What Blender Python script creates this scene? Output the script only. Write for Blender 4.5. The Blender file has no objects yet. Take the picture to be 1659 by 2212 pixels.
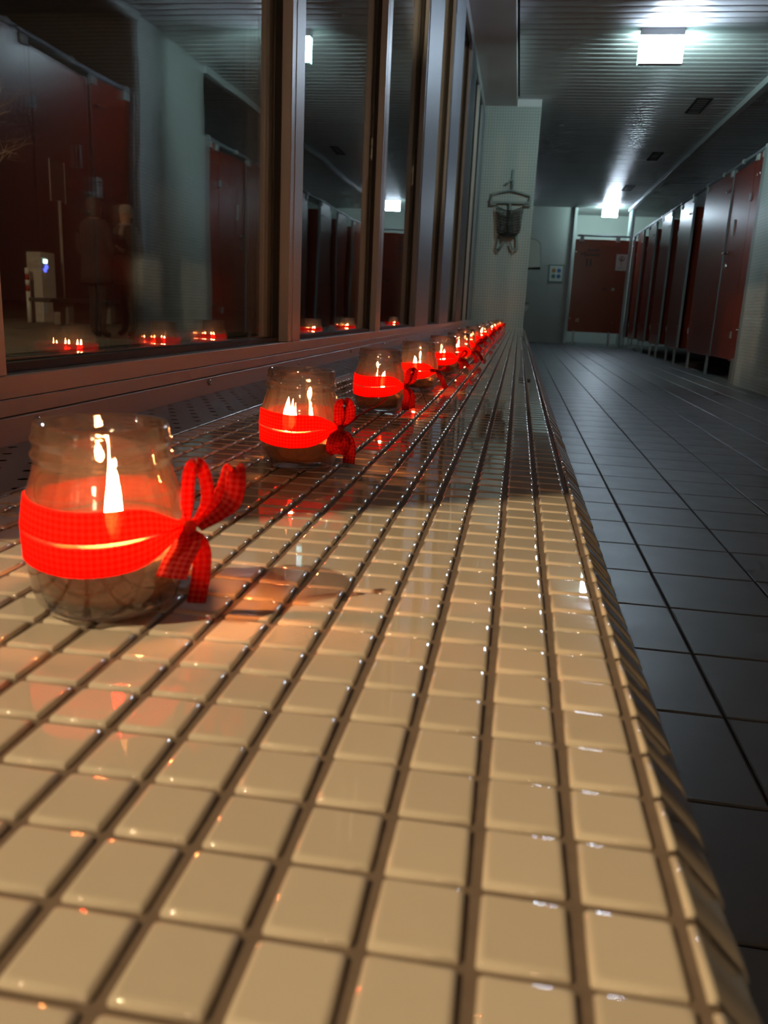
import bpy, bmesh, math, random
from mathutils import Vector, Matrix
random.seed(7)
S = bpy.context.scene
COL = S.collection

# ------------------------------------------------------------------ camera
CAM = Vector((-0.05678, -0.14219, 0.55751))
RX = Vector((0.98625814, 0.15894693, 0.04506389))
UY = Vector((-0.0818291, 0.23301229, 0.96902491))
FW = Vector((-0.14352309, 0.95939624, -0.24281675))
FPX = 1760.474
cd = bpy.data.cameras.new('camera')
cam = bpy.data.objects.new('camera', cd); COL.objects.link(cam)
cam.matrix_world = Matrix(((RX.x, UY.x, -FW.x, CAM.x), (RX.y, UY.y, -FW.y, CAM.y), (RX.z, UY.z, -FW.z, CAM.z), (0, 0, 0, 1)))
cd.sensor_fit = 'VERTICAL'; cd.sensor_height = 24.0; cd.lens = FPX / 2212 * 24.0
cd.clip_start = 0.02; cd.clip_end = 200
cd.dof.use_dof = True; cd.dof.focus_distance = 1.0; cd.dof.aperture_fstop = cd.lens / 2.2
S.camera = cam

def project(p):
    q = Vector(p) - CAM
    d = q.dot(FW)
    if d <= 0.02: return None
    return 829.5 + FPX * q.dot(RX) / d, 1106 - FPX * q.dot(UY) / d, d
def in_frame(p, m=40):
    r = project(p)
    return r is not None and -m < r[0] < 1659 + m and -m < r[1] < 2212 + m

# ------------------------------------------------------------------ view, world, exposure
S.view_settings.view_transform = 'Standard'; S.view_settings.look = 'None'
S.view_settings.exposure = 0.0; S.view_settings.gamma = 1.0
S.view_settings.use_curve_mapping = False
W = bpy.data.worlds.new('night'); S.world = W; W.use_nodes = True
W.node_tree.nodes['Background'].inputs[0].default_value = (0.010, 0.0052, 0.0032, 1)
W.node_tree.nodes['Background'].inputs[1].default_value = 0.5
cy = S.cycles
cy.max_bounces = 7; cy.diffuse_bounces = 3; cy.glossy_bounces = 4; cy.transmission_bounces = 5
cy.transparent_max_bounces = 32; cy.use_adaptive_sampling = True; cy.use_light_tree = True; cy.adaptive_threshold = 0.08; cy.adaptive_min_samples = 24; cy.sample_clamp_indirect = 4.0; cy.use_denoising = True
cy.caustics_reflective = False; cy.caustics_refractive = False

STREET_POWER = 3200.0
STREET_COL = (1.0, 0.675, 0.40)
SIGN_POWER = 90.0
FLAME_POWER = 1900.0
YB = -6.0            # back wall of the room, behind the camera

# ------------------------------------------------------------------ materials
def nt(name):
    m = bpy.data.materials.new(name); m.use_nodes = True
    return m, m.node_tree.nodes, m.node_tree.links
def pbr(name, col, rough=0.5, metal=0.0, spec=0.5, noise=None, bump=None, rand=0.0, coat=0.0, rnoise=None):
    m, N, L = nt(name); b = N['Principled BSDF']
    b.inputs['Base Color'].default_value = (*col, 1); b.inputs['Roughness'].default_value = rough
    b.inputs['Metallic'].default_value = metal; b.inputs['Specular IOR Level'].default_value = spec
    b.inputs['Coat Weight'].default_value = coat; b.inputs['Coat Roughness'].default_value = 0.012
    tc = N.new('ShaderNodeTexCoord')
    src = None
    if noise:
        sc, amt = noise
        n = N.new('ShaderNodeTexNoise'); n.inputs['Scale'].default_value = sc; n.inputs['Detail'].default_value = 5
        L.new(tc.outputs['Object'], n.inputs['Vector'])
        mr = N.new('ShaderNodeMapRange'); mr.inputs['To Min'].default_value = 1 - amt; mr.inputs['To Max'].default_value = 1 + amt
        L.new(n.outputs['Fac'], mr.inputs['Value']); src = mr.outputs['Result']
    if rand:
        oi = N.new('ShaderNodeObjectInfo'); mr = N.new('ShaderNodeMapRange')
        mr.inputs['To Min'].default_value = 1 - rand; mr.inputs['To Max'].default_value = 1 + rand
        L.new(oi.outputs['Random'], mr.inputs['Value'])
        if src:
            mu = N.new('ShaderNodeMath'); mu.operation = 'MULTIPLY'; L.new(src, mu.inputs[0]); L.new(mr.outputs['Result'], mu.inputs[1]); src = mu.outputs[0]
        else: src = mr.outputs['Result']
    if src:
        v = N.new('ShaderNodeVectorMath'); v.operation = 'SCALE'; v.inputs[0].default_value = col
        L.new(src, v.inputs['Scale']); L.new(v.outputs[0], b.inputs['Base Color'])
    if rnoise:
        sc, lo, hi = rnoise
        n = N.new('ShaderNodeTexNoise'); n.inputs['Scale'].default_value = sc; n.inputs['Detail'].default_value = 4
        L.new(tc.outputs['Object'], n.inputs['Vector'])
        mr = N.new('ShaderNodeMapRange'); mr.inputs['From Min'].default_value = .3; mr.inputs['From Max'].default_value = .7
        mr.inputs['To Min'].default_value = lo; mr.inputs['To Max'].default_value = hi
        L.new(n.outputs['Fac'], mr.inputs['Value']); L.new(mr.outputs['Result'], b.inputs['Roughness'])
    if bump:
        sc, st, dist = bump
        n = N.new('ShaderNodeTexNoise'); n.inputs['Scale'].default_value = sc; n.inputs['Detail'].default_value = 3
        L.new(tc.outputs['Object'], n.inputs['Vector'])
        bp = N.new('ShaderNodeBump'); bp.inputs['Strength'].default_value = st; bp.inputs['Distance'].default_value = dist
        L.new(n.outputs['Fac'], bp.inputs['Height']); L.new(bp.outputs['Normal'], b.inputs['Normal'])
    return m
def emit(name, col, s):
    m, N, L = nt(name); N.remove(N['Principled BSDF'])
    e = N.new('ShaderNodeEmission'); e.inputs[0].default_value = (*col, 1); e.inputs[1].default_value = s
    L.new(e.outputs[0], N['Material Output'].inputs[0]); return m
def thin_glass(name, tint, f0=0.04, rough=0.0, gain=0.96, wav=None, power=5.0, haze=0.0, refr=0.0):
    m, N, L = nt(name); N.remove(N['Principled BSDF'])
    lw = N.new('ShaderNodeLayerWeight'); lw.inputs['Blend'].default_value = 0.5
    pw = N.new('ShaderNodeMath'); pw.operation = 'POWER'; pw.inputs[1].default_value = power
    L.new(lw.outputs['Facing'], pw.inputs[0])
    ma = N.new('ShaderNodeMath'); ma.operation = 'MULTIPLY_ADD'; ma.inputs[1].default_value = gain; ma.inputs[2].default_value = f0
    L.new(pw.outputs[0], ma.inputs[0])
    t = N.new('ShaderNodeBsdfTransparent'); t.inputs[0].default_value = (*tint, 1)
    g = N.new('ShaderNodeBsdfGlossy'); g.inputs['Roughness'].default_value = rough; g.inputs[0].default_value = (1, 1, 1, 1)
    if wav:
        tc = N.new('ShaderNodeTexCoord'); n = N.new('ShaderNodeTexNoise'); n.inputs['Scale'].default_value = wav[0]
        L.new(tc.outputs['Object'], n.inputs['Vector'])
        bp = N.new('ShaderNodeBump'); bp.inputs['Strength'].default_value = wav[1]; bp.inputs['Distance'].default_value = wav[2]
        L.new(n.outputs['Fac'], bp.inputs['Height']); L.new(bp.outputs['Normal'], g.inputs['Normal'])
    mx = N.new('ShaderNodeMixShader'); L.new(ma.outputs[0], mx.inputs[0]); L.new(t.outputs[0], mx.inputs[1]); L.new(g.outputs[0], mx.inputs[2])
    out = mx.outputs[0]
    if refr:
        gb = N.new('ShaderNodeBsdfGlass'); gb.inputs['IOR'].default_value = 1.46; gb.inputs['Roughness'].default_value = 0.0; gb.inputs[0].default_value = (*tint, 1)
        rm = N.new('ShaderNodeMixShader'); rm.inputs[0].default_value = refr; L.new(out, rm.inputs[1]); L.new(gb.outputs[0], rm.inputs[2]); out = rm.outputs[0]
    if haze:
        df = N.new('ShaderNodeBsdfDiffuse'); df.inputs[0].default_value = (.9, .9, .88, 1); tl = N.new('ShaderNodeBsdfTranslucent'); tl.inputs[0].default_value = (.9, .9, .88, 1)
        a = N.new('ShaderNodeMixShader'); L.new(df.outputs[0], a.inputs[1]); L.new(tl.outputs[0], a.inputs[2])
        tc2 = N.new('ShaderNodeTexCoord'); n2 = N.new('ShaderNodeTexNoise'); n2.inputs['Scale'].default_value = 35; L.new(tc2.outputs['Object'], n2.inputs['Vector'])
        hm = N.new('ShaderNodeMath'); hm.operation = 'MULTIPLY'; hm.inputs[1].default_value = haze * 2; L.new(n2.outputs['Fac'], hm.inputs[0])
        c = N.new('ShaderNodeMixShader'); L.new(hm.outputs[0], c.inputs[0]); L.new(out, c.inputs[1]); L.new(a.outputs[0], c.inputs[2]); out = c.outputs[0]
    L.new(out, N['Material Output'].inputs[0]); return m
def mosaic(name, col, joint, pitch, axes, rough=0.25):
    # small square wall mosaic: grid from object coordinates on two axes
    m, N, L = nt(name); b = N['Principled BSDF']; b.inputs['Roughness'].default_value = rough
    tc = N.new('ShaderNodeTexCoord'); sp = N.new('ShaderNodeSeparateXYZ'); L.new(tc.outputs['Object'], sp.inputs[0])
    outs = []
    for a in axes:
        d = N.new('ShaderNodeMath'); d.operation = 'DIVIDE'; d.inputs[1].default_value = pitch; L.new(sp.outputs[a], d.inputs[0])
        fr = N.new('ShaderNodeMath'); fr.operation = 'FRACT'; L.new(d.outputs[0], fr.inputs[0])
        s = N.new('ShaderNodeMath'); s.operation = 'SUBTRACT'; s.inputs[1].default_value = 0.5; L.new(fr.outputs[0], s.inputs[0])
        ab = N.new('ShaderNodeMath'); ab.operation = 'ABSOLUTE'; L.new(s.outputs[0], ab.inputs[0]); outs.append(ab.outputs[0])
    mx = N.new('ShaderNodeMath'); mx.operation = 'MAXIMUM'; L.new(outs[0], mx.inputs[0]); L.new(outs[1], mx.inputs[1])
    mr = N.new('ShaderNodeMapRange'); mr.inputs['From Min'].default_value = 0.40; mr.inputs['From Max'].default_value = 0.45; L.new(mx.outputs[0], mr.inputs['Value'])
    mc = N.new('ShaderNodeMix'); mc.data_type = 'RGBA'; mc.inputs[6].default_value = (*col, 1); mc.inputs[7].default_value = (*joint, 1)
    L.new(mr.outputs['Result'], mc.inputs[0]); L.new(mc.outputs[2], b.inputs['Base Color'])
    bp = N.new('ShaderNodeBump'); bp.invert = True; bp.inputs['Strength'].default_value = 0.6; bp.inputs['Distance'].default_value = 0.002
    L.new(mr.outputs['Result'], bp.inputs['Height']); L.new(bp.outputs['Normal'], b.inputs['Normal'])
    return m
def gingham(name, red, pale, holes):
    m, N, L = nt(name); N.remove(N['Principled BSDF'])
    uv = N.new('ShaderNodeTexCoord'); sp = N.new('ShaderNodeSeparateXYZ'); L.new(uv.outputs['UV'], sp.inputs[0])
    st = []
    for a in (0, 1):
        d = N.new('ShaderNodeMath'); d.operation = 'MULTIPLY'; d.inputs[1].default_value = 1 / 0.0032; L.new(sp.outputs[a], d.inputs[0])
        fr = N.new('ShaderNodeMath'); fr.operation = 'FRACT'; L.new(d.outputs[0], fr.inputs[0])
        g = N.new('ShaderNodeMath'); g.operation = 'GREATER_THAN'; g.inputs[1].default_value = 0.5; L.new(fr.outputs[0], g.inputs[0]); st.append(g.outputs[0])
    ad = N.new('ShaderNodeMath'); ad.operation = 'ADD'; L.new(st[0], ad.inputs[0]); L.new(st[1], ad.inputs[1])
    hf = N.new('ShaderNodeMath'); hf.operation = 'MULTIPLY'; hf.inputs[1].default_value = 0.5; L.new(ad.outputs[0], hf.inputs[0])
    mc = N.new('ShaderNodeMix'); mc.data_type = 'RGBA'; mc.inputs[6].default_value = (*pale, 1); mc.inputs[7].default_value = (*red, 1); L.new(hf.outputs[0], mc.inputs[0])
    df = N.new('ShaderNodeBsdfDiffuse'); tl = N.new('ShaderNodeBsdfTranslucent'); tp = N.new('ShaderNodeBsdfTransparent')
    L.new(mc.outputs[2], df.inputs[0]); L.new(mc.outputs[2], tl.inputs[0]); tp.inputs[0].default_value = (0.95, 0.07, 0.05, 1)
    a = N.new('ShaderNodeMixShader'); a.inputs[0].default_value = 0.82; L.new(df.outputs[0], a.inputs[1]); L.new(tl.outputs[0], a.inputs[2])
    c = N.new('ShaderNodeMixShader'); c.inputs[0].default_value = holes; L.new(a.outputs[0], c.inputs[1]); L.new(tp.outputs[0], c.inputs[2])
    L.new(c.outputs[0], N['Material Output'].inputs[0]); return m

M = {}
M['tile'] = pbr('glazed_beige_tile', (0.66, 0.58, 0.47), 0.07, rand=0.05, noise=(60, 0.03), bump=(25, 0.02, 0.001), rnoise=(90, 0.012, 0.03), spec=0.75, coat=0.9)
M['tile_far'] = pbr('glazed_beige_tile_joined', (0.66, 0.58, 0.47), 0.08, noise=(60, 0.03), bump=(25, 0.02, 0.001), rnoise=(90, 0.012, 0.03), spec=0.75, coat=0.9)
M['grout'] = pbr('brown_grout', (0.16, 0.115, 0.085), 0.85, noise=(120, 0.25), bump=(400, 0.3, 0.001))
M['floor'] = pbr('dark_floor_tile', (0.155, 0.158, 0.165), 0.30, rand=0.08, noise=(14, 0.08), bump=(220, 0.12, 0.0008), rnoise=(9, 0.34, 0.44))
M['floor_joint'] = pbr('black_floor_joint', (0.012, 0.012, 0.012), 0.8, noise=(80, 0.2))
M['alu'] = pbr('satin_aluminium', (0.44, 0.43, 0.45), 0.42, metal=0.3, noise=(3, 0.03))
M['alu_bright'] = pbr('brushed_aluminium', (0.26, 0.28, 0.32), 0.48, metal=0.4, spec=0.35, noise=(3, 0.03))
M['steel'] = pbr('perforated_steel', (0.36, 0.36, 0.39), 0.45, metal=0.7, noise=(40, 0.06))
M['chrome'] = pbr('chrome', (0.7, 0.7, 0.7), 0.15, metal=1.0, noise=(30, 0.03))
M['black'] = pbr('black_rubber', (0.008, 0.008, 0.009), 0.6, noise=(90, 0.2))
M['void'] = pbr('dark_cavity', (0.02, 0.018, 0.017), 0.9, noise=(20, 0.2))
M['glass'] = thin_glass('window_glass', (0.95, 0.965, 0.955), 0.075, wav=(1.6, 0.05, 0.02), power=4.0)
M['jar'] = thin_glass('jar_glass', (0.955, 0.965, 0.95), 0.09, rough=0.01, power=2.5, haze=0.003, refr=0.28)
M['red'] = pbr('red_laminate', (0.27, 0.030, 0.012), 0.29, spec=0.35, noise=(3, 0.05), rand=0.05, bump=(260, 0.06, 0.001))
M['red_edge'] = pbr('dark_red_edge', (0.10, 0.018, 0.012), 0.5, noise=(20, 0.1))
M['slat'] = pbr('grey_ceiling_slat', (0.68, 0.68, 0.70), 0.34, metal=0.15, rand=0.05, noise=(5, 0.05))
M['plenum'] = pbr('black_plenum', (0.006, 0.006, 0.006), 0.95, noise=(10, 0.2))
M['plaster'] = pbr('pale_plaster', (0.55, 0.56, 0.56), 0.6, noise=(4, 0.04), bump=(90, 0.1, 0.002))
M['soffit'] = pbr('grey_soffit_paint', (0.66, 0.63, 0.65), 0.6, noise=(6, 0.04))
M['trim'] = pbr('white_trim', (0.62, 0.64, 0.66), 0.4, noise=(8, 0.03))
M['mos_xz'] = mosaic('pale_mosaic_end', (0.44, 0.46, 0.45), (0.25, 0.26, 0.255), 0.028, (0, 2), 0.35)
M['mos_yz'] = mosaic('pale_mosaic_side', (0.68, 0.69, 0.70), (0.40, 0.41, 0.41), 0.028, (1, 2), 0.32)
M['front_mos'] = mosaic('bench_front_mosaic', (0.60, 0.53, 0.43), (0.16, 0.115, 0.085), 0.0292, (1, 2), 0.12)
M['plastic'] = pbr('grey_plastic', (0.22, 0.25, 0.25), 0.45, noise=(30, 0.05))
M['net'] = pbr('black_net_cord', (0.012, 0.012, 0.013), 0.8, noise=(60, 0.2))
M['white'] = pbr('white_plastic', (0.72, 0.72, 0.70), 0.35, noise=(12, 0.03))
M['paper'] = pbr('white_paper', (0.78, 0.80, 0.80), 0.7, noise=(25, 0.03))
M['ink'] = pbr('dark_ink', (0.045, 0.035, 0.035), 0.7, noise=(40, 0.1))
M['print_red'] = pbr('dark_print_on_red', (0.055, 0.022, 0.022), 0.5, noise=(40, 0.1))
M['c_orange'] = pbr('print_orange', (0.55, 0.27, 0.10), 0.7, noise=(30, 0.05))
M['c_blue'] = pbr('print_blue', (0.12, 0.24, 0.55), 0.7, noise=(30, 0.05))
M['c_green'] = pbr('print_green', (0.14, 0.34, 0.30), 0.7, noise=(30, 0.05))
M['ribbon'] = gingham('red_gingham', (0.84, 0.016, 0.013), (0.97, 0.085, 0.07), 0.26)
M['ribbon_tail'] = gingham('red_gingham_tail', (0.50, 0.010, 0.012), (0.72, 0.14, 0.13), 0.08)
M['cord'] = pbr('thin_brown_cord', (0.08, 0.05, 0.04), 0.8, noise=(60, 0.2))
sm_, sn_, sl_ = nt('pale_sand'); sn_.remove(sn_['Principled BSDF'])
sd_ = sn_.new('ShaderNodeBsdfDiffuse'); st_ = sn_.new('ShaderNodeBsdfTranslucent'); stc = sn_.new('ShaderNodeTexCoord')
sno = sn_.new('ShaderNodeTexNoise'); sno.inputs['Scale'].default_value = 900; sl_.new(stc.outputs['Object'], sno.inputs['Vector'])
sr_ = sn_.new('ShaderNodeValToRGB'); sr_.color_ramp.elements[0].color = (0.62, 0.34, 0.19, 1); sr_.color_ramp.elements[1].color = (0.92, 0.60, 0.38, 1)
sl_.new(sno.outputs['Fac'], sr_.inputs[0]); sl_.new(sr_.outputs[0], sd_.inputs[0]); sl_.new(sr_.outputs[0], st_.inputs[0])
sx_ = sn_.new('ShaderNodeMixShader'); sx_.inputs[0].default_value = 0.6
sl_.new(sd_.outputs[0], sx_.inputs[1]); sl_.new(st_.outputs[0], sx_.inputs[2]); sl_.new(sx_.outputs[0], sn_['Material Output'].inputs[0])
M['sand'] = sm_
M['tin'] = pbr('tealight_tin', (0.55, 0.52, 0.48), 0.35, metal=0.9, noise=(60, 0.06))
wm, wn, wl = nt('candle_wax'); wn.remove(wn['Principled BSDF'])
wd = wn.new('ShaderNodeBsdfDiffuse'); wt = wn.new('ShaderNodeBsdfTranslucent')
wno = wn.new('ShaderNodeTexNoise'); wno.inputs['Scale'].default_value = 120
wr = wn.new('ShaderNodeValToRGB'); wr.color_ramp.elements[0].color = (0.90, 0.66, 0.42, 1); wr.color_ramp.elements[1].color = (0.97, 0.80, 0.56, 1)
wl.new(wno.outputs['Fac'], wr.inputs[0]); wl.new(wr.outputs[0], wd.inputs[0]); wl.new(wr.outputs[0], wt.inputs[0])
wx = wn.new('ShaderNodeMixShader'); wx.inputs[0].default_value = 0.75
wl.new(wd.outputs[0], wx.inputs[1]); wl.new(wt.outputs[0], wx.inputs[2]); wl.new(wx.outputs[0], wn['Material Output'].inputs[0])
M['wax'] = wm
M['cup'] = thin_glass('clear_tealight_cup', (0.93, 0.90, 0.86), 0.05, rough=0.05, power=3.0, haze=0.05)
M['wick'] = pbr('burnt_wick', (0.02, 0.015, 0.01), 0.9, noise=(300, 0.2))
M['flame'] = emit('candle_flame', (1.0, 0.31, 0.085), FLAME_POWER)
M['sign_face'] = emit('lit_sign_face', (0.68, 0.84, 1.0), SIGN_POWER)
M['sign_back'] = emit('lit_sign_back', (0.66, 1.0, 0.95), SIGN_POWER)
M['warm_fill'] = emit('warm_fill_face', (1.0, 0.66, 0.38), 50.0)  # glow of the added fill lamp behind the camera
M['sign_side'] = emit('lit_sign_edge', (0.50, 1.0, 0.95), 12.0)
M['asphalt'] = pbr('night_paving', (0.20, 0.17, 0.14), 0.85, noise=(3, 0.25), bump=(60, 0.3, 0.004))
M['concrete'] = pbr('concrete', (0.34, 0.31, 0.28), 0.8, noise=(8, 0.15), bump=(60, 0.2, 0.003))
M['bark'] = pbr('bark', (0.34, 0.24, 0.16), 0.85, noise=(20, 0.2), bump=(60, 0.4, 0.004))
M['post_red'] = pbr('post_red_band', (0.35, 0.03, 0.02), 0.5, noise=(20, 0.05))
M['charger'] = pbr('charger_shell', (0.55, 0.52, 0.48), 0.45, noise=(8, 0.04))
M['charger_label'] = pbr('charger_label', (0.62, 0.58, 0.60), 0.5, noise=(40, 0.08))
M['led_white'] = emit('charger_display', (0.75, 1.0, 0.92), 9.0)
M['led_blue'] = emit('charger_blue_light', (0.10, 0.12, 1.0), 5.0)
M['blocker_mat'] = pbr('light_blocker_surface', (0.22, 0.19, 0.16), 0.85, noise=(5, 0.15), bump=(40, 0.2, 0.004))  # surface of the added light blocker outside
M['lamp_metal'] = pbr('lamp_post_paint', (0.06, 0.065, 0.06), 0.45, noise=(15, 0.06))
M['lamp_glow'] = emit('street_lamp_lens', (1.0, 0.74, 0.44), 20.0)
M['cloth_dark'] = pbr('dark_winter_cloth', (0.022, 0.018, 0.018), 0.9, noise=(30, 0.2), bump=(120, 0.2, 0.003))
M['cloth_scarf'] = pbr('pale_scarf', (0.20, 0.18, 0.17), 0.9, noise=(30, 0.2))
M['skin'] = pbr('skin', (0.40, 0.24, 0.17), 0.55, noise=(20, 0.05))
M['hair'] = pbr('dark_hair', (0.03, 0.02, 0.015), 0.6, noise=(60, 0.2))

# ------------------------------------------------------------------ mesh helpers
class MB:
    def __init__(s): s.v = []; s.f = []; s.uv = {}
    def add(s, vs, fs, uvs=None):
        o = len(s.v); s.v += [tuple(v) for v in vs]
        for i, f in enumerate(fs):
            s.f.append(tuple(o + k for k in f))
            if uvs: s.uv[len(s.f) - 1] = [uvs[k] for k in f]
        return s
    def box(s, x0, x1, y0, y1, z0, z1, b=0.0):
        if b <= 0:
            return s.add([(x0, y0, z0), (x1, y0, z0), (x1, y1, z0), (x0, y1, z0), (x0, y0, z1), (x1, y0, z1), (x1, y1, z1), (x0, y1, z1)],
                         [(0, 3, 2, 1), (4, 5, 6, 7), (0, 1, 5, 4), (1, 2, 6, 5), (2, 3, 7, 6), (3, 0, 4, 7)])
        bm = bmesh.new()
        bmesh.ops.create_cube(bm, size=1.0, matrix=Matrix.Translation(((x0 + x1) / 2, (y0 + y1) / 2, (z0 + z1) / 2)) @ Matrix.Diagonal((abs(x1 - x0), abs(y1 - y0), abs(z1 - z0), 1)))
        bmesh.ops.bevel(bm, geom=bm.edges[:], offset=b, segments=1, affect='EDGES', profile=0.5)
        bm.verts.index_update()
        s.add([v.co[:] for v in bm.verts], [tuple(v.index for v in f.verts) for f in bm.faces]); bm.free(); return s
    def tube(s, pts, r, n=8, caps=True):
        pts = [Vector(p) for p in pts]; rs = r if isinstance(r, (list, tuple)) else [r] * len(pts)
        vs = []; fs = []; up = None
        for i, p in enumerate(pts):
            d = (pts[min(i + 1, len(pts) - 1)] - pts[max(i - 1, 0)]).normalized()
            if up is None:
                up = d.orthogonal().normalized()
            else:
                up = (up - d * up.dot(d)); up = up.normalized() if up.length > 1e-6 else d.orthogonal().normalized()
            w = d.cross(up)
            for k in range(n):
                a = 2 * math.pi * k / n; vs.append(p + (up * math.cos(a) + w * math.sin(a)) * rs[i])
        for i in range(len(pts) - 1):
            for k in range(n):
                a = i * n + k; b = i * n + (k + 1) % n; fs.append((a, b, b + n, a + n))
        if caps:
            fs.append(tuple(range(n - 1, -1, -1))); fs.append(tuple((len(pts) - 1) * n + k for k in range(n)))
        return s.add(vs, fs)
    def lathe(s, prof, n=32, c=(0, 0, 0), close=False):
        vs = []; fs = []; m = len(prof)
        for k in range(n):
            a = 2 * math.pi * k / n
            for (r, z) in prof: vs.append((c[0] + r * math.cos(a), c[1] + r * math.sin(a), c[2] + z))
        for k in range(n):
            k2 = (k + 1) % n
            for i in range(m if close else m - 1):
                j = (i + 1) % m
                fs.append((k * m + i, k2 * m + i, k2 * m + j, k * m + j))
        return s.add(vs, fs)
    def strip(s, pts, wid, n_across=3):
        # ribbon: list of (centre, half-width vector); uv in metres
        vs = []; fs = []; uv = []; L = 0
        for i, (p, w) in enumerate(zip(pts, wid)):
            p = Vector(p); w = Vector(w)
            if i: L += (p - Vector(pts[i - 1])).length
            for k in range(n_across + 1):
                t = -1 + 2 * k / n_across
                vs.append(p + w * t); uv.append((L, w.length * t))
        m = n_across + 1
        for i in range(len(pts) - 1):
            for k in range(n_across): fs.append((i * m + k, i * m + k + 1, (i + 1) * m + k + 1, (i + 1) * m + k))
        return s.add(vs, fs, uv)
    def mesh(s, name, mat, smooth=False):
        me = bpy.data.meshes.new(name); me.from_pydata(s.v, [], s.f)
        if s.uv:
            u = me.uv_layers.new(name='UVMap')
            for p in me.polygons:
                c = s.uv.get(p.index)
                if c:
                    for li, q in zip(p.loop_indices, c): u.data[li].uv = q
        me.materials.append(M[mat] if isinstance(mat, str) else mat)
        if smooth:
            me.polygons.foreach_set('use_smooth', [True] * len(me.polygons))
        me.update(); return me
    def build(s, name, mat, parent=None, smooth=False, **k):
        return obj(name, s.mesh(name, mat, smooth), parent, **k)
def obj(name, me, parent=None, loc=(0, 0, 0), kind=None, label=None, cat=None, group=None):
    o = bpy.data.objects.new(name, me); COL.objects.link(o); o.location = loc
    if parent: o.parent = parent
    if kind: o['kind'] = kind
    if label: o['label'] = label
    if cat: o['category'] = cat
    if group: o['group'] = group
    return o
def thing(name, label, cat, loc=(0, 0, 0), rz=0, group=None):
    o = bpy.data.objects.new(name, None); COL.objects.link(o); o.location = loc; o.rotation_euler = (0, 0, rz)
    o.empty_display_size = 0.05; o['label'] = label; o['category'] = cat
    if group: o['group'] = group
    return o
def struct(name, label=None):
    o = bpy.data.objects.new(name, None); COL.objects.link(o); o['kind'] = 'structure'; o.empty_display_size = 0.05
    if label: o['label'] = label
    return o

ZL = 0.4004          # top of the tiled bench
YEND = 9.2           # end of bench, face of the end pier
CEIL = 2.72

# ================================================================== STRUCTURE
# ---- floor with its tiles
floor = MB().box(-0.62, 3.5, YB, 19.3, -0.12, -0.0035).build('floor', 'floor_joint', kind='structure')
PX, PY = 0.2255, 0.2330
def floor_tile_mesh(x0, x1, y0, y1, z=0.0):
    b = 0.0022
    m = MB()
    m.add([(x0, y0, -0.01), (x1, y0, -0.01), (x1, y1, -0.01), (x0, y1, -0.01),
           (x0, y0, -b * .6), (x1, y0, -b * .6), (x1, y1, -b * .6), (x0, y1, -b * .6),
           (x0 + b, y0 + b, z), (x1 - b, y0 + b, z), (x1 - b, y1 - b, z), (x0 + b, y1 - b, z)],
          [(0, 1, 5, 4), (1, 2, 6, 5), (2, 3, 7, 6), (3, 0, 4, 7), (4, 5, 9, 8), (5, 6, 10, 9), (6, 7, 11, 10), (7, 4, 8, 11), (8, 9, 10, 11)])
    return m
gx, gy = 0.0022, 0.0020
full = floor_tile_mesh(-PX / 2 + gx, PX / 2 - gx, -PY / 2 + gy, PY / 2 - gy).mesh('floor_tile', 'floor')
cells = []
for i in range(-1, 15):
    for j in range(-29, 79):
        x0 = 0.288 + i * PX; y0 = 1.009 + j * PY
        x1 = x0 + PX; y1 = y0 + PY
        if x1 > 3.5 or y1 > 19.25: continue
        cut = x0 < 0.026
        if cut: x0 = 0.026
        c = ((x0 + x1) / 2, (y0 + y1) / 2, 0)
        vis = in_frame(c) and c[0] < 2.02
        cells.append((0 if vis else 1, (Vector(c) - CAM).length, x0, x1, y0, y1, cut, c))
cells.sort(key=lambda t: (t[0], t[1]))
rest = MB()
for n, (a, d, x0, x1, y0, y1, cut, c) in enumerate(cells):
    if n < 300 and a == 0:
        if cut:
            obj('floor_tile', floor_tile_mesh(x0 + gx - c[0], x1 - gx - c[0], y0 + gy - c[1], y1 - gy - c[1]).mesh('floor_tile_cut', 'floor'), floor, loc=c)
        else:
            o = obj('floor_tile', full, floor, loc=c); o.rotation_euler = (random.uniform(-.0012, .0012), random.uniform(-.0012, .0012), 0)
    else:
        t = floor_tile_mesh(x0 + gx, x1 - gx, y0 + gy, y1 - gy); rest.add(t.v, t.f)
rest.build('floor_tile_field', 'floor', floor, kind='stuff')

# ---- ceiling of narrow metal slats running across the room
ceiling = MB().box(-0.62, 3.5, YB, 19.3, CEIL + 0.03, CEIL + 0.12).build('ceiling', 'plenum', kind='structure')
SP = 0.1215
prof = [(-0.0535, 0.022), (-0.0545, 0.009), (-0.0525, 0.0035), (-0.0475, 0.0012), (-.024, .0003), (0, 0), (.024, .0003), (0.0475, 0.0012), (0.0525, 0.0035), (0.0545, 0.009), (0.0535, 0.022)]
NP = len(prof)
sv = []; sf = []
for x in (-0.232, 3.49):
    for (y, z) in prof: sv.append((x, y, z))
for i in range(NP - 1): sf.append((i, i + NP, i + NP + 1, i + 1))
sf.append((0, NP - 1, 2 * NP - 1, NP)); sf.append(tuple(range(NP))); sf.append(tuple(range(2 * NP - 1, NP - 1, -1)))
slat_me = MB().add(sv, sf).mesh('slat', 'slat', True)
for q in (NP - 1, NP, NP + 1): slat_me.polygons[q].use_smooth = False
ys = 6.562 - 0.006 - SP / 2 - SP * 102
k = 0
while ys < 19.2:
    if ys > YB + .08:
        o = obj('slat', slat_me, ceiling, loc=(0, ys, CEIL)); o.rotation_euler = (random.uniform(-.004, .004), random.uniform(-.0006, .0006), 0)
    ys += SP
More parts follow.
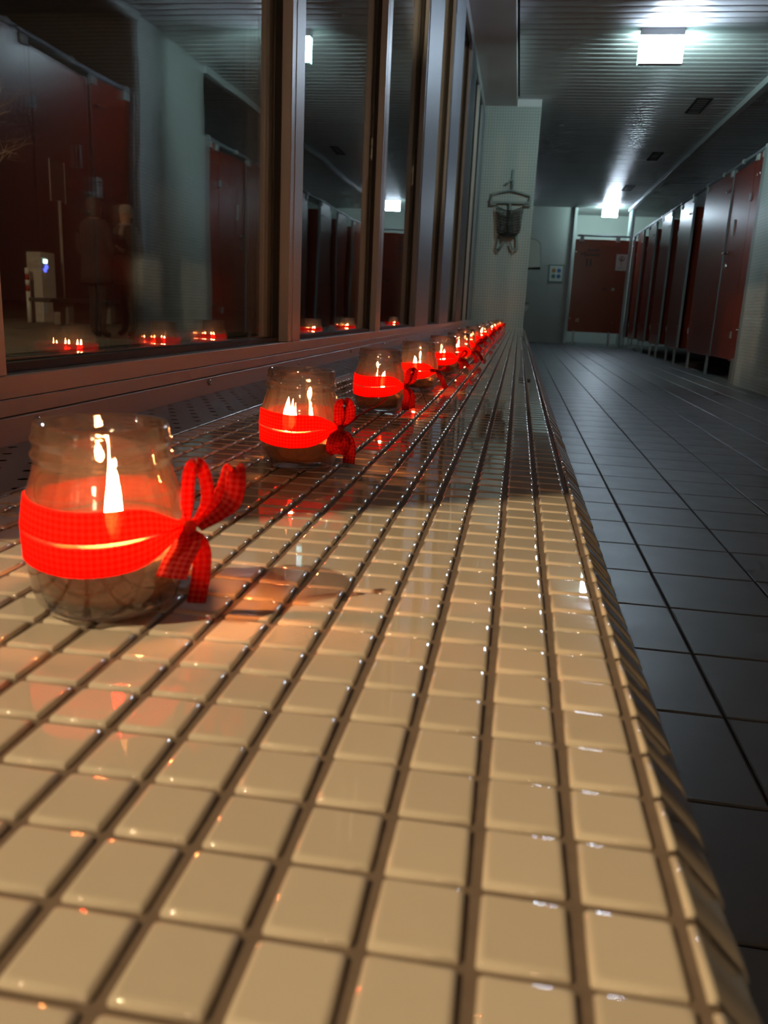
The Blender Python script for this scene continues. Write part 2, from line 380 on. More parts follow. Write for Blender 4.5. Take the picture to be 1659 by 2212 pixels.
# ceiling vents: dark slotted plates let into the slats
def vent(x, y, wx, wy, label):
    t = thing('ceiling_vent', label, 'vent', (x, y, CEIL - 0.004), group='dark vents in the slatted ceiling')
    m = MB(); m.box(-wx / 2, wx / 2, -wy / 2, -wy / 2 + .02, -.004, .004); m.box(-wx / 2, wx / 2, wy / 2 - .02, wy / 2, -.004, .004)
    m.box(-wx / 2, -wx / 2 + .02, -wy / 2, wy / 2, -.004, .004); m.box(wx / 2 - .02, wx / 2, -wy / 2, wy / 2, -.004, .004)
    m.build('vent_frame', 'void', t)
    for q in range(7):
        y0 = -wy / 2 + .03 + q * (wy - .06) / 7
        MB().add([(-wx / 2 + .02, y0, 0), (wx / 2 - .02, y0, 0), (wx / 2 - .02, y0 + .05, .003), (-wx / 2 + .02, y0 + .05, .003),
                  (-wx / 2 + .02, y0, .002), (wx / 2 - .02, y0, .002), (wx / 2 - .02, y0 + .05, .005), (-wx / 2 + .02, y0 + .05, .005)],
                 [(0, 3, 2, 1), (4, 5, 6, 7), (0, 1, 5, 4), (1, 2, 6, 5), (2, 3, 7, 6), (3, 0, 4, 7)]).build('blade', 'void', t)
vent(1.59, 9.4, 0.16, 0.62, 'dark ceiling vent nearest to the camera, right of the lit box sign')
vent(1.59, 12.2, 0.14, 0.60, 'middle dark ceiling vent beside the right ceiling trim')
vent(1.60, 15.1, 0.16, 0.60, 'farthest dark ceiling vent, next to the far lit sign')

# ---- window wall: plinth, rails, mullions, head, soffit
XF = -0.576
trim_no = [0]
def trim(mb, mat, label=None, parent=None):
    trim_no[0] += 1
    return mb.build('trim_%d' % trim_no[0], mat, kind='structure', label=label)
wall_left = MB().box(-0.72, -0.58, YB, YEND, 0.0, 0.395).build('wall_left', 'plaster', kind='structure')
head = trim(MB().box(-0.69, XF, YB, YEND, 2.56, 2.65, .002), 'alu', 'aluminium window head rail')
soffit = trim(MB().box(-0.70, -0.250, YB, YEND - .001, 2.652, 2.80, .002), 'soffit', 'grey soffit above the windows')
# kick strip with screws
strip = trim(MB().box(-0.585, -0.573, YB, YEND - .02, ZL - .004, ZL + 0.0275, .001), 'alu', 'screwed aluminium strip along the foot of the windows')
scr = MB(); scr.lathe([(0.0, 0.0), (0.0052, 0.0), (0.0052, .0012), (0.0038, .0026), (0.0018, .003), (0.0016, .0012), (0.0, .0012)], 12)
scr_me = scr.mesh('screw', 'chrome', True)
for y in (-0.35, 0.16, 0.685, 1.208, 1.80, 2.433, 3.107, 3.179, 3.75, 4.4, 5.1, 5.8, 6.5):
    o = obj('screw', scr_me, strip, loc=(-0.573, y, ZL + 0.0195)); o.rotation_euler = (0, math.pi / 2, 0)
rail = trim(MB().box(-0.68, XF, YB, YEND - .02, ZL + 0.0285, ZL + 0.046, .0008).box(-0.68, XF - .0012, YB, YEND - .02, ZL + 0.0465, ZL + 0.0705, .001), 'alu', 'aluminium bottom rail of the windows')
ZB, ZT = ZL + 0.0705, 2.56
mull = [(YB, -1.86), (-0.66, -0.54), (0.52, 0.642), (1.712, 1.820), (2.900, 3.000), (4.02, 4.65), (5.30, 6.00), (6.75, 7.40), (8.0, 8.14), (8.72, 9.18)]
for i, (a, b) in enumerate(mull):
    m = MB().box(-0.68, XF, a, b, ZB, ZT, .0015)
    wide = b - a > 0.3
    if not wide: m.box(XF - .001, XF + .0012, a + (b - a) * .30, a + (b - a) * .62, ZB, ZT, .001)
    if wide: m.box(XF - .001, XF + .004, a + .03, b - .004, ZB, ZT, .0015)
    trim(m, 'alu_bright' if wide else 'alu', None)
for i in range(len(mull) - 1):
    a, b = mull[i][1], mull[i + 1][0]
    w = struct('window_%d' % (i + 1), None)
    g = MB()      # black gasket on the room side and rebate behind it
    for (x0, x1, t) in ((-0.6105, -0.598, 0.010), (-0.665, -0.6465, 0.012)):
        g.box(x0, x1, a, a + t, ZB, ZT); g.box(x0, x1, b - t, b, ZB, ZT); g.box(x0, x1, a + t, b - t, ZB, ZB + t); g.box(x0, x1, a + t, b - t, ZT - t, ZT)
    g.build('gasket', 'black', w)
    for x in (-0.6125, -0.6265, -0.6405):
        MB().box(x - .002, x + .002, a + .002, b - .002, ZB + .002, ZT - .002).build('pane', 'glass', w)
    sp = MB()     # aluminium spacer bars of the glazing unit
    for x in (-0.6195, -0.6335):
        sp.box(x - .0045, x + .0045, a + .002, a + .014, ZB + .002, ZT - .002); sp.box(x - .0045, x + .0045, b - .014, b - .002, ZB + .002, ZT - .002)
        sp.box(x - .0045, x + .0045, a + .014, b - .014, ZB + .002, ZB + .013)
    sp.build('spacer', 'alu', w)

# ---- end pier, walls
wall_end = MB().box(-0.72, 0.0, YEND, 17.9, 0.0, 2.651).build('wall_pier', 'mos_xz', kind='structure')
MB().box(-0.72, -0.001, YEND + .002, 17.9, 2.651, 2.80).build('wall_pier_top', 'soffit', kind='structure')
MB().box(0.0, 0.92, 17.9, 18.02, 0.0, 2.80).build('wall_far', 'plaster', kind='structure')
MB().box(0.5, 3.5, 19.2, 19.3, 0.0, 2.80).build('wall_recess', 'plaster', kind='structure')
MB().box(0.80, 0.92, 18.02, 19.2, 0.0, 2.80).build('wall_recess_side', 'plaster', kind='structure')
MB().box(3.5, 3.6, YB, 19.3, 0.0, 2.80).build('wall_right', 'plaster', kind='structure')
MB().box(-0.72, 3.6, YB - .1, YB, 0.0, 2.80).build('wall_back', 'plaster', kind='structure')
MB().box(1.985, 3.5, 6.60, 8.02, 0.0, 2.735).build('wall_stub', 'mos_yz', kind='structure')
trim(MB().box(1.955, 2.02, YB, 6.595, 2.655, 2.719, .002), 'trim', 'light ceiling trim along the near cubicle fronts')
trim(MB().box(1.955, 2.02, 8.025, 17.9, 2.655, 2.719, .002), 'trim', 'light ceiling trim along the far cubicle fronts')
trim(MB().box(0.905, 0.96, 17.84, 17.9, 0.0, 2.715, .002), 'trim', 'white upright beside the far red door')
trim(MB().box(1.985, 2.04, 17.36, 17.9, 0.0, 2.715, .002), 'trim', 'white upright between far door and cubicles')
trim(MB().box(2.02, 2.075, 8.02, 8.265, 0.0, 2.12, .002), 'alu', 'aluminium jamb at the end of the tiled stub wall')
trim(MB().box(2.02, 2.075, 6.56, 6.60, 0.0, 2.12, .002), 'alu', 'aluminium jamb on the near side of the stub wall')

# ================================================================== BENCH
bench = thing('bench', 'long beige mosaic-tiled bench running below the windows', 'bench')
MB().box(-0.5795, 0.0195, -1.6, YEND, 0.0, ZL - 0.03).box(-0.446, 0.0045, -1.6, YEND, ZL - 0.03, ZL - 0.0024).add([(.0045, -1.6, ZL - .0024), (.0195, -1.6, ZL - .019), (.0195, -1.6, ZL - .03), (.0045, -1.6, ZL - .03), (.0045, YEND, ZL - .0024), (.0195, YEND, ZL - .019), (.0195, YEND, ZL - .03), (.0045, YEND, ZL - .03)], [(0, 1, 2, 3), (7, 6, 5, 4), (0, 4, 5, 1), (1, 5, 6, 2), (2, 6, 7, 3), (3, 7, 4, 0)]).box(-0.5795, -0.572, -1.6, YEND, ZL - 0.03, ZL - 0.006).build('bench_core', 'grout', bench)
MB().box(0.0195, 0.0215, -1.6, YEND, 0.0, ZL - 0.031).build('bench_front', 'front_mos', bench)
TP, TR = 0.028, 0.0292
hx, hy = TP / 2 - 0.0022, TR / 2 - 0.0015
def tile_geo(hx, hy):
    vs = []; fs = []
    for (ins, z, c) in ((0.0, -.004, .0006), (0.0, -.0013, .0007), (.0005, -.0005, .0009), (.0012, -.0001, .0011), (.0020, 0.0, .0012)):
        ax, ay = hx - ins, hy - ins
        vs += [(ax, -ay + c, z), (ax, ay - c, z), (ax - c, ay, z), (-ax + c, ay, z), (-ax, ay - c, z), (-ax, -ay + c, z), (-ax + c, -ay, z), (ax - c, -ay, z)]
    for r in range(4):
        for k in range(8): fs.append((r * 8 + k, r * 8 + (k + 1) % 8, r * 8 + 8 + (k + 1) % 8, r * 8 + 8 + k))
    fs.append(tuple(range(32, 40)))
    return vs, fs
tv, tf = tile_geo(hx, hy)
tile_me = MB().add(tv, tf).mesh('tile', 'tile', True)
tile_me.polygons[len(tf) - 1].use_smooth = False
def edge_geo(hy):
    pr = [(0.0022, -.0040), (0.0022, -.0012), (0.0027, -.0003), (0.0034, 0.0), (0.0044, -.0003), (0.0050, -.0009), (0.0055, -.0015), (0.0186, -.0149), (0.0193, -.0157), (0.0210, -.0180), (0.0215, -.0200), (0.0215, -0.030)]
    vs = []; fs = []; n = len(pr)
    for (y, dz) in ((-hy, -.0012), (-hy + .0012, 0), (hy - .0012, 0), (hy, -.0012)):
        for i, (x, z) in enumerate(pr):
            if dz and i > 1:
                nx = min(1, max(0, x - .0042) / .008); vs.append((x + dz * nx, y, z + dz * (1 - nx * .5) if i < n - 1 else z))
            else: vs.append((x, y, z))
    for r in range(3):
        for i in range(n - 1): fs.append((r * n + i, (r + 1) * n + i, (r + 1) * n + i + 1, r * n + i + 1)[::-1])
    fs.append(tuple(range(n - 1, -1, -1))[::-1]); fs.append(tuple(range(3 * n, 4 * n))[::-1])
    return vs, fs
ev, ef = edge_geo(hy)
edge_me = MB().add(ev, ef).mesh('edge_tile', 'tile', True)
fieldm = MB(); edgem = MB(); nt_ = 0
J0, J1 = -53, int(YEND / TR) - 1
cand = []
for j in range(J0, J1 + 1):
    for c in range(16):
        p = (-(c + 0.5) * TP, (j + 0.5) * TR, ZL)
        cand.append((0 if in_frame(p, 60) else 1, (Vector(p) - CAM).length, p))
cand.sort()
for i, (a, d, p) in enumerate(cand):
    rx, ry, dz = random.gauss(0, .0011), random.gauss(0, .0011), random.uniform(-.00025, .00015)
    if i < 300 and a == 0:
        o = obj('tile', tile_me, bench, loc=(p[0] + random.uniform(-.0003, .0003), p[1] + random.uniform(-.0003, .0003), p[2] + dz)); o.rotation_euler = (rx, ry, random.uniform(-.004, .004))
    else:
        if d < 2.2: q = .0035
        vs = [(p[0] + x, p[1] + y, p[2] + dz + z + y * rx - x * ry) for (x, y, z) in tv]; fieldm.add(vs, tf)
fo = fieldm.build('tile_field', 'tile_far', bench, True, kind='stuff')
fo.data.polygons.foreach_set('use_smooth', [(q % len(tf)) != len(tf) - 1 for q in range(len(fo.data.polygons))])
for j in range(J0, J1 + 1):
    y = (j + 0.5) * TR; dz = random.uniform(-.0003, .0002)
    if -1 <= j < 110:
        o = obj('edge_tile', edge_me, bench, loc=(random.uniform(-.0003, .0004), y, ZL + dz))
    else: edgem.add([(v[0] + random.uniform(0, .0001), v[1] + y, v[2] + ZL + dz) for v in ev], ef)
edgem.build('edge_tile_run', 'tile_far', bench, True, kind='stuff')

# perforated radiator grille between tiles and window
grille = thing('radiator_grille', 'perforated grey steel grille strip between bench tiles and window', 'grille')
gm = MB(); gx0, gx1 = -0.5725, -0.4475
HX, HY, HR = 0.0160, 0.0665, 0.0050
nseg = 12
def cell(cx, cyy):
    vs = []; fs = []
    rect = []
    for k in range(nseg):
        a = 2 * math.pi * k / nseg; c, s = math.cos(a), math.sin(a)
        t = min((HX / 2) / abs(c) if abs(c) > 1e-6 else 9, (HY / 2) / abs(s) if abs(s) > 1e-6 else 9)
        vs.append((cx + c * HR, cyy + s * HR, 0)); rect.append((cx + c * t, cyy + s * t, 0))
    # corners snapped
    vs += rect
    for k in range(nseg):
        k2 = (k + 1) % nseg; fs.append((k, nseg + k, nseg + k2, k2))
    # hole wall
    o = len(vs); vs += [(v[0], v[1], -0.0005) for v in vs[:nseg]]
    for k in range(nseg): fs.append((k, (k + 1) % nseg, o + (k + 1) % nseg, o + k))
    # four corner pieces
    for sx, sy in ((1, 1), (-1, 1), (-1, -1), (1, -1)):
        corner = (cx + sx * HX / 2, cyy + sy * HY / 2, 0)
        ks = [k for k in range(nseg)]
        for k in ks:
            k2 = (k + 1) % nseg
            p, q = rect[k], rect[k2]
            onx = abs(abs(p[0] - cx) - HX / 2) < 1e-6; onx2 = abs(abs(q[0] - cx) - HX / 2) < 1e-6
            ony = abs(abs(p[1] - cyy) - HY / 2) < 1e-6; ony2 = abs(abs(q[1] - cyy) - HY / 2) < 1e-6
            if (onx and ony2 and not ony and not onx2) or (ony and onx2 and not onx and not ony2):
                if (p[0] - cx + q[0] - cx) * sx > 0 and (p[1] + q[1] - 2 * cyy) * sy > 0:
                    vs.append(corner); fs.append((nseg + k, len(vs) - 1, nseg + k2))
    return vs, fs
cvs, cfs = cell(0, 0)
nY = int((YEND + 1.5) / HY)
for kx in range(7):
    cx = -0.5645 + HX * (kx + 0)
    for n in range(nY):
        cyy = -1.45 + n * HY + (0.0332 if kx % 2 else 0) + (1.09 + 1.45) % HY
        gm.add([(x + cx, y + cyy, z) for (x, y, z) in cvs], cfs)
cx = -0.5645 + HX * 7
for n in range(nY):
    cyy = -1.45 + n * HY + 0.0332 + (1.09 + 1.45) % HY
    gm.add([(x + cx if x < HX / 2 - 1e-5 else gx1, y + cyy, z) for (x, y, z) in cvs], cfs)
gmo = gm.build('perforated_plate', 'steel', grille, loc=(0, 0, ZL - 0.0005))
MB().box(-0.5715, -0.4465, -1.6, YEND - .004, ZL - 0.0295, ZL - 0.027).build('hole_shade_sheet', 'plenum', grille)  # black sheet standing in for shade, so the grille holes look dark
MB().box(gx1 - .0008, gx1 + .0016, -1.6, YEND - .004, ZL - 0.010, ZL + 0.0012, .0004).build('plate_edge', 'chrome', grille)

# ================================================================== JARS AND CANDLES
JAR_OUT = [(0.0, 0.0005), (0.026, 0.0), (0.0325, 0.0015), (0.0355, 0.006), (0.0372, 0.013), (0.0388, 0.024), (0.0396, 0.036), (0.0397, 0.046), (0.0390, 0.054),
           (0.0372, 0.062), (0.0348, 0.069), (0.0333, 0.0745), (0.0330, 0.077), (0.0343, 0.0785), (0.0344, 0.0805), (0.0331, 0.082), (0.0329, 0.085), (0.0338, 0.0865), (0.0338, 0.0885),
           (0.0328, 0.090), (0.0326, 0.0935), (0.0318, 0.0955)]
JAR_IN = [(0.0300, 0.0950), (0.0298, 0.080), (0.0302, 0.0745), (0.0325, 0.066), (0.0352, 0.059), (0.0369, 0.052), (0.0373, 0.044), (0.0370, 0.034), (0.0360, 0.022), (0.0345, 0.013), (0.031, 0.0075), (0.022, 0.006), (0.0, 0.0055)]
def interp(prof, z):
    for (r0, z0), (r1, z1) in zip(prof, prof[1:]):
        if z0 <= z <= z1 and z1 > z0: return r0 + (r1 - r0) * (z - z0) / (z1 - z0)
    return prof[-1][0]
def rj(z): return interp(JAR_OUT[1:13], min(max(z, 0.0012), 0.076))
jar_me = MB().lathe(JAR_OUT + JAR_IN, 48).mesh('glass', 'jar', True)
def smooth_path(pts, n=6):
    pts = [Vector(p) for p in pts]; out = []
    P = [pts[0] * 2 - pts[1]] + pts + [pts[-1] * 2 - pts[-2]]
    for i in range(1, len(P) - 2):
        for k in range(n):
            t = k / n; a, b, c, d = P[i - 1], P[i], P[i + 1], P[i + 2]
            out.append(0.5 * ((2 * b) + (c - a) * t + (2 * a - 5 * b + 4 * c - d) * t * t + (3 * b - a - 3 * c + d) * t ** 3))
    out.append(pts[-1]); return out
def add_solid(o, t=0.0005):
    md = o.modifiers.new('thickness', 'SOLIDIFY'); md.thickness = t; md.offset = 0
def ribbon_parts(jar, phi, zk, spec, rnd):
    # two turns of ribbon that pinch together at the knot (angle phi, height zk)
    band = None
    for (zc, hw) in ((zk + 0.0078, 0.0076), (zk - 0.0090, 0.0074)):
        pts = []; wid = []
        for k in range(61):
            th = phi + 2 * math.pi * k / 60
            d = abs((k / 60 * 2 + 1) % 2 - 1)            # 1 away.. 0 at the knot
            dk = min(k, 60 - k) / 30.0
            pinch = 1 - math.exp(-(dk / 0.16) ** 2)
            z = zk + (zc - zk) * (0.18 + 0.82 * pinch) + 0.0012 * math.sin(3 * th + rnd)
            h = hw * (0.30 + 0.70 * pinch)
            zt, zb = z + h, z - h
            rt, rb = rj(zt) + .0009, rj(zb) + .0009
            ct = Vector((math.cos(th) * rt, math.sin(th) * rt, zt)); cb = Vector((math.cos(th) * rb, math.sin(th) * rb, zb))
            pts.append((ct + cb) / 2); wid.append((ct - cb) / 2)
        o = MB().strip(pts, wid, 4).build('ribbon', 'ribbon', jar, True); add_solid(o)
        band = band or o
    n = Vector((math.cos(phi), math.sin(phi), 0)); t = Vector((-math.sin(phi), math.cos(phi), 0)); u = Vector((0, 0, 1))
    R0 = rj(zk) + .002
    base = n * (R0 + .002) + u * zk
    def L(p, hug=False):
        x, y, z = p
        q = base + n * x + t * y + u * z
        rr = math.hypot(q.x, q.y); need = rj(max(q.z, .002)) + .002
        if rr < need: q.x *= need / rr; q.y *= need / rr
        return q
    kn = MB()
    kn.lathe([(0.0, -.0042), (.0026, -.0034), (.0036, -.001), (.0034, .0015), (.0024, .0036), (0, .0042)], 10)
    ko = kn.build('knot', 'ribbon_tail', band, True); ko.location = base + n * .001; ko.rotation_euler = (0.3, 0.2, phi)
    for kind, w, tw, path in spec:
        pp = smooth_path([L(p) for p in path], 6)
        if kind == 'cord':
            MB().tube(pp, 0.0005, 5).build('cord', 'cord', band, True); continue
        wid = []
        for i, p in enumerate(pp):
            d = (pp[min(i + 1, len(pp) - 1)] - pp[max(i - 1, 0)]).normalized()
            side = (t * math.cos(tw) + n * math.sin(tw)) if kind == 'loop' else (u * .3 + t * math.cos(tw) + n * math.sin(tw))
            side = (side - d * side.dot(d)).normalized()
            f = i / (len(pp) - 1)
            taper = min(1, 0.35 + f * 4) if kind == 'tail' else min(1, 0.35 + 4 * min(f, 1 - f))
            wid.append(side * w * taper)
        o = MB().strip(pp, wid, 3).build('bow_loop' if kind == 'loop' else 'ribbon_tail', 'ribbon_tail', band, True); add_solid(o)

SPECS = {
 0: [('loop', .0034, 0.9, [(0, 0, .002), (.001, -.002, .014), (.002, -.002, .028), (.0045, 0, .0335), (.008, .002, .029), (.0095, .003, .015), (.003, .002, .003)]),
     ('loop', .0050, 1.2, [(0, .003, .001), (.009, .006, .006), (.0165, .009, .018), (.0205, .010, .030), (.0225, .009, .027), (.0205, .006, .013), (.006, .001, .000)]),
     ('tail', .0078, 1.3, [(0, 0, -.001), (.003, -.010, -.006), (.002, -.019, -.012), (.0015, -.026, -.018)]),
     ('tail', .0050, 0.9, [(0, .001, -.002), (.006, .003, -.012), (.006, .002, -.026), (.004, .000, -.040)])],
 1: [('loop', .0060, 0.6, [(0, 0, .002), (.002, -.006, .012), (.003, -.006, .024), (.008, .000, .024), (.009, .003, .012), (.003, .002, .002)]),
     ('loop', .0075, 1.2, [(0, 0, -.001), (.003, -.012, -.006), (.003, -.018, -.016), (.006, -.012, -.022), (.007, -.004, -.014), (.002, 0, -.002)]),
     ('tail', .0050, 0.2, [(0, 0, .001), (.010, .002, .006), (.020, .004, .016), (.034, .008, .024), (.044, .012, .033)]),
     ('tail', .0060, 0.9, [(0, .001, -.002), (.008, .003, -.012), (.010, .003, -.022), (.010, .001, -.033)])],
 2: [('loop', .0075, 0.4, [(0, 0, .001), (.004, -.004, .010), (.006, -.002, .022), (.011, .004, .023), (.010, .005, .010), (.003, .002, .001)]),
     ('tail', .0068, 0.5, [(0, 0, -.002), (.005, -.004, -.014), (.004, -.008, -.026), (.005, -.009, -.036)]),
     ('tail', .0058, 0.9, [(0, .002, -.002), (.009, .004, -.014), (.010, .003, -.022), (.010, .004, -.034)]),
     ('cord', 0, 0, [(0, 0, 0), (.012, -.004, .004), (.026, -.008, .000), (.036, -.010, -.016), (.042, -.010, -.032)])],
 3: [('loop', .0052, 1.3, [(0, 0, .001), (.001, -.014, .004), (.002, -.026, .005), (.005, -.027, .0005), (.004, -.012, -.001), (.002, 0, 0)]),
     ('loop', .0052, 0.6, [(0, 0, .001), (.010, .004, .006), (.018, .006, .010), (.020, .006, .004), (.010, .003, .000)]),
     ('tail', .0050, 0.9, [(0, 0, -.002), (.008, .000, -.010), (.014, .002, -.022), (.020, .004, -.032)]),
     ('cord', 0, 0, [(0, 0, 0), (.010, -.010, .002), (.016, -.016, -.014), (.006, -.020, -.030)])],
 4: [('loop', .0065, 0.4, [(0, 0, .001), (.006, -.003, .012), (.012, .000, .020), (.018, .003, .014), (.006, .002, .002)]),
     ('tail', .0060, 0.6, [(0, 0, -.002), (.006, -.004, -.012), (.008, -.006, -.024)]),
     ('tail', .0055, 0.8, [(0, 0, -.001), (.014, .004, -.006), (.024, .006, -.020)])],
 5: [('tail', .0066, 0.5, [(0, 0, 0), (.012, .000, .002), (.024, .002, -.008), (.032, .004, -.024)]),
     ('loop', .0060, 0.5, [(0, 0, .001), (.004, -.006, .010), (.010, -.004, .018), (.014, .002, .012), (.004, .002, .002)]),
     ('tail', .0055, 0.8, [(0, 0, -.001), (.010, .004, -.014), (.012, .006, -.032)])],
}
GEN = [('loop', .0065, 0.5, [(0, 0, .001), (.006, -.005, .010), (.014, -.002, .019), (.019, .003, .012), (.005, .002, .002)]),
       ('loop', .0060, 1.1, [(0, 0, .001), (.006, .006, .008), (.014, .012, .013), (.017, .008, .006), (.004, .002, .001)]),
       ('tail', .0062, 0.6, [(0, 0, -.001), (.012, -.002, -.008), (.020, -.002, -.022)]),
       ('tail', .0055, 0.8, [(0, .002, -.002), (.010, .006, -.014), (.013, .006, -.032)])]
ORD = ['nearest', 'second', 'third', 'fourth', 'fifth', 'sixth', 'seventh', 'eighth', 'ninth', 'tenth', 'eleventh', 'twelfth', 'thirteenth', 'farthest']
LAB = ['nearest and largest jar, big red gingham bow standing up on its right side',
       'second jar from the front, ribbon tail sticking up to the right',
       'third jar from the front, glowing gingham loop and a thin cord arc',
       'fourth jar from the front, short dark bow stub over its right front',
       'fifth jar from the front, half hidden behind the fourth one',
       'sixth jar from the front, dark red ribbon tail drooping right']
XJ = [-.2575, -.2615, -.2625, -.2480, -.2400, -.2290, -.244, -.250, -.246, -.252, -.247, -.250, -.246, -.249]
YJ = [.236, .640, 1.120, 1.500, 1.955, 2.340, 2.95, 3.55, 4.35, 5.15, 6.05, 6.95, 7.85, 8.75]
flame_prof = [(0.0, -0.001), (.0022, .0005), (.0038, .0035), (.0042, .007), (.0034, .012), (.0020, .017), (.0008, .021), (0.0, .0235)]
for i, (x, y) in enumerate(zip(XJ, YJ)):
    label = LAB[i] if i < len(LAB) else 'glass candle jar with red ribbon, %s in the row from the front' % ORD[i]
    if i == 13: label = 'farthest candle jar with red ribbon, last of the row near the pier'
    jar = thing('candle_jar', label, 'jar', (x, y, ZL + .0003), group='candle jars in a row on the bench')
    go = obj('glass', jar_me, jar); go.rotation_euler = (0, 0, random.uniform(0, 6))
    # sand bed
    zk = [0.0440, 0.0410, 0.0415, 0.0400, 0.0405, 0.0405][i] if i < 6 else random.uniform(.038, .043)
    rnd = random.uniform(0, 6); sz = zk - 0.0182
    sm = MB(); rings = 7; n = 28; vs = []; fs = []
    def top(rr, th): return sz + 0.0020 * (rr / .035) ** 2 + 0.0016 * (rr / .035) * math.sin(th + rnd) + 0.0012 * math.sin(3 * th + 40 * rr + rnd)
    vs.append((0, 0, top(0, 0)))
    for r_ in range(1, rings + 1):
        for k in range(n):
            th = 2 * math.pi * k / n; rr = r_ / rings * 0.0345
            z = top(rr, th); rr = min(rr, interp([(a, b) for a, b in JAR_IN[::-1]][1:], z) - .0004) if r_ == rings else rr
            vs.append((rr * math.cos(th), rr * math.sin(th), z))
    for k in range(n): fs.append((0, 1 + k, 1 + (k + 1) % n))
    for r_ in range(rings - 1):
        for k in range(n): a = 1 + r_ * n + k; b = 1 + r_ * n + (k + 1) % n; fs.append((a, a + n, b + n, b))
    lo = [(0.0342, .0140), (0.0305, .0085), (0.0215, .007)]
    for (rr, z) in lo:
        for k in range(n):
            th = 2 * math.pi * k / n; vs.append((rr * math.cos(th), rr * math.sin(th), z))
    s0 = 1 + (rings - 1) * n
    for q in range(3):
        for k in range(n): a = s0 + q * n + k; b = s0 + q * n + (k + 1) % n; fs.append((a, a + n, b + n, b))
    fs.append(tuple(s0 + 3 * n + k for k in range(n - 1, -1, -1)))
    sm.add(vs, fs).build('sand', 'sand', jar, True, kind='stuff')
    phi = [0.02, -0.26, -0.22, -0.35, -0.1, -0.05][i] if i < 6 else random.uniform(-.5, .2)
    ribbon_parts(jar, phi, zk, SPECS.get(i, GEN), rnd)
    # tealight standing in the sand
    cx, cyy = (.004, -.002) if i == 0 else (random.uniform(-.006, .006), random.uniform(-.004, .004))
    if i == 1: cx = -.010
    if i == 2: cx = .004
    zc = sz - .006
    cnd = thing('tealight_candle', 'lit tealight burning inside the %s jar of the row' % ORD[i], 'candle', (x + cx, y + cyy, ZL + zc), group='lit tealights inside the jars')
    MB().lathe([(0.0, -.004), (.0170, -.004), (.0180, -.003), (.0188, .0185), (.0193, .0188), (.0193, .0178), (.0186, .0178), (.0180, .0)], 28).build('cup', 'cup', cnd, True)
    wx_ = MB().lathe([(0.0, -.0035), (.0165, -.0035), (.0174, -.0025), (.0181, .0150), (.0165, .0148), (.010, .0142), (.003, .0144), (0.0, .0146)], 28).build('wax', 'wax', cnd, True)
    MB().tube([(0, 0, .0135), (0, 0, .018), (.0006, .0004, .0215)], [.0007, .0006, .0004], 6).build('wick', 'wick', wx_)
    fs_ = 1.05 if i == 0 else random.uniform(.72, .95)
    fm = MB(); vs2 = []
    fm.lathe(flame_prof, 14); lean = random.uniform(-.0012, .0012)
    fm.v = [(vx * fs_ * .72 + lean * (vz / .02) ** 2, vy * fs_ * .72, vz * fs_ * (1.55 if i == 0 else 1.35) + .0195) for vx, vy, vz in fm.v]
    fm.build('flame', 'flame', cnd, True)

# ================================================================== LIT BOX SIGNS
def box_sign(x0, x1, y, z0, z1, ztop, label, face='sign_face', back='sign_back', side='sign_side'):
    t = thing('box_sign', label, 'sign', ((x0 + x1) / 2, y, ztop), group='lit box signs under the ceiling')
    w = (x1 - x0) / 2; h0 = z0 - ztop; h1 = z1 - ztop; d = 0.035
    MB().box(-w, w, -d, d, h1, 0, .002).build('housing', 'trim', t)
    MB().box(-w + .003, w - .003, -d, -d + .004, h0 + .003, h1 - .001).build('front_panel', face, t)
    MB().box(-w + .003, w - .003, d - .004, d, h0 + .003, h1 - .001).build('rear_panel', back, t)
    MB().box(-w, -w + .004, -d + .004, d - .004, h0, h1 - .001).box(w - .004, w, -d + .004, d - .004, h0, h1 - .001).build('side_panel', side, t)
    MB().box(-w, w, -d, d, h0 - .003, h0, .001).build('bottom_edge', 'alu', t)
    return t
box_sign(0.688, 1.014, 7.03, 2.473, 2.665, CEIL, 'bright lit box sign nearest to camera under slatted ceiling')
box_sign(0.55, 1.05, -5.2, 2.42, 2.66, CEIL, 'added warm box lamp behind the camera, lights the window reveals', 'warm_fill', 'warm_fill', 'warm_fill')  # added fill lamp, unseen, warms the reveals that face the camera
box_sign(1.410, 1.705, 17.46, 2.500, 2.700, CEIL, 'small far lit box sign above the far red door')

# ================================================================== CUBICLES
XC = 2.05
hw_cyl = MB().tube([(0, 0, 0), (-.012, 0, 0)], .014, 10)
def rnd_cyl(p, ax, r, l, mat, parent, name):
    d = Vector(ax); MB().tube([Vector(p), Vector(p) + d * l], r, 12).build(name, mat, parent, True)
def panel(y0, y1, label, bolts=True, seam=None):
    t = thing('cubicle_panel', label, 'partition', (XC, (y0 + y1) / 2, 0.0), group='red front panels of the cubicles')
    h = (y1 - y0) / 2
    bd = MB().box(0, .022, -h, h, 0.20, 2.12, .0015).build('board', 'red', t)
    MB().box(-.004, .026, -h - .004, -h + .008, 0.21, 2.12, .001).build('edge_profile', 'alu_bright', t)
    for yy in (-h + .14, h - .14):
        MB().box(-.002, .024, yy - .018, yy + .018, 0.0, 0.225, .002).build('foot', 'steel', t)
    for yy in (-h + .06, h - .06):
        MB().box(-.012, .030, yy - .045, yy + .045, 2.06, 2.118, .002).build('bracket', 'trim', t)
    if bolts:
        for (yy, z) in ((-h + .10, .50), (-h + .16, .50), (h - .08, .36), (-h + .13, 1.93), (-h + .22, 1.93)):
            rnd_cyl((0, yy, z), (-1, 0, 0), .012, .007, 'chrome', bd, 'bolt')
    MB().box(.024, 1.25, -.012, .012, 0.20, 2.05, .001).build('divider', 'red', t)
    return t
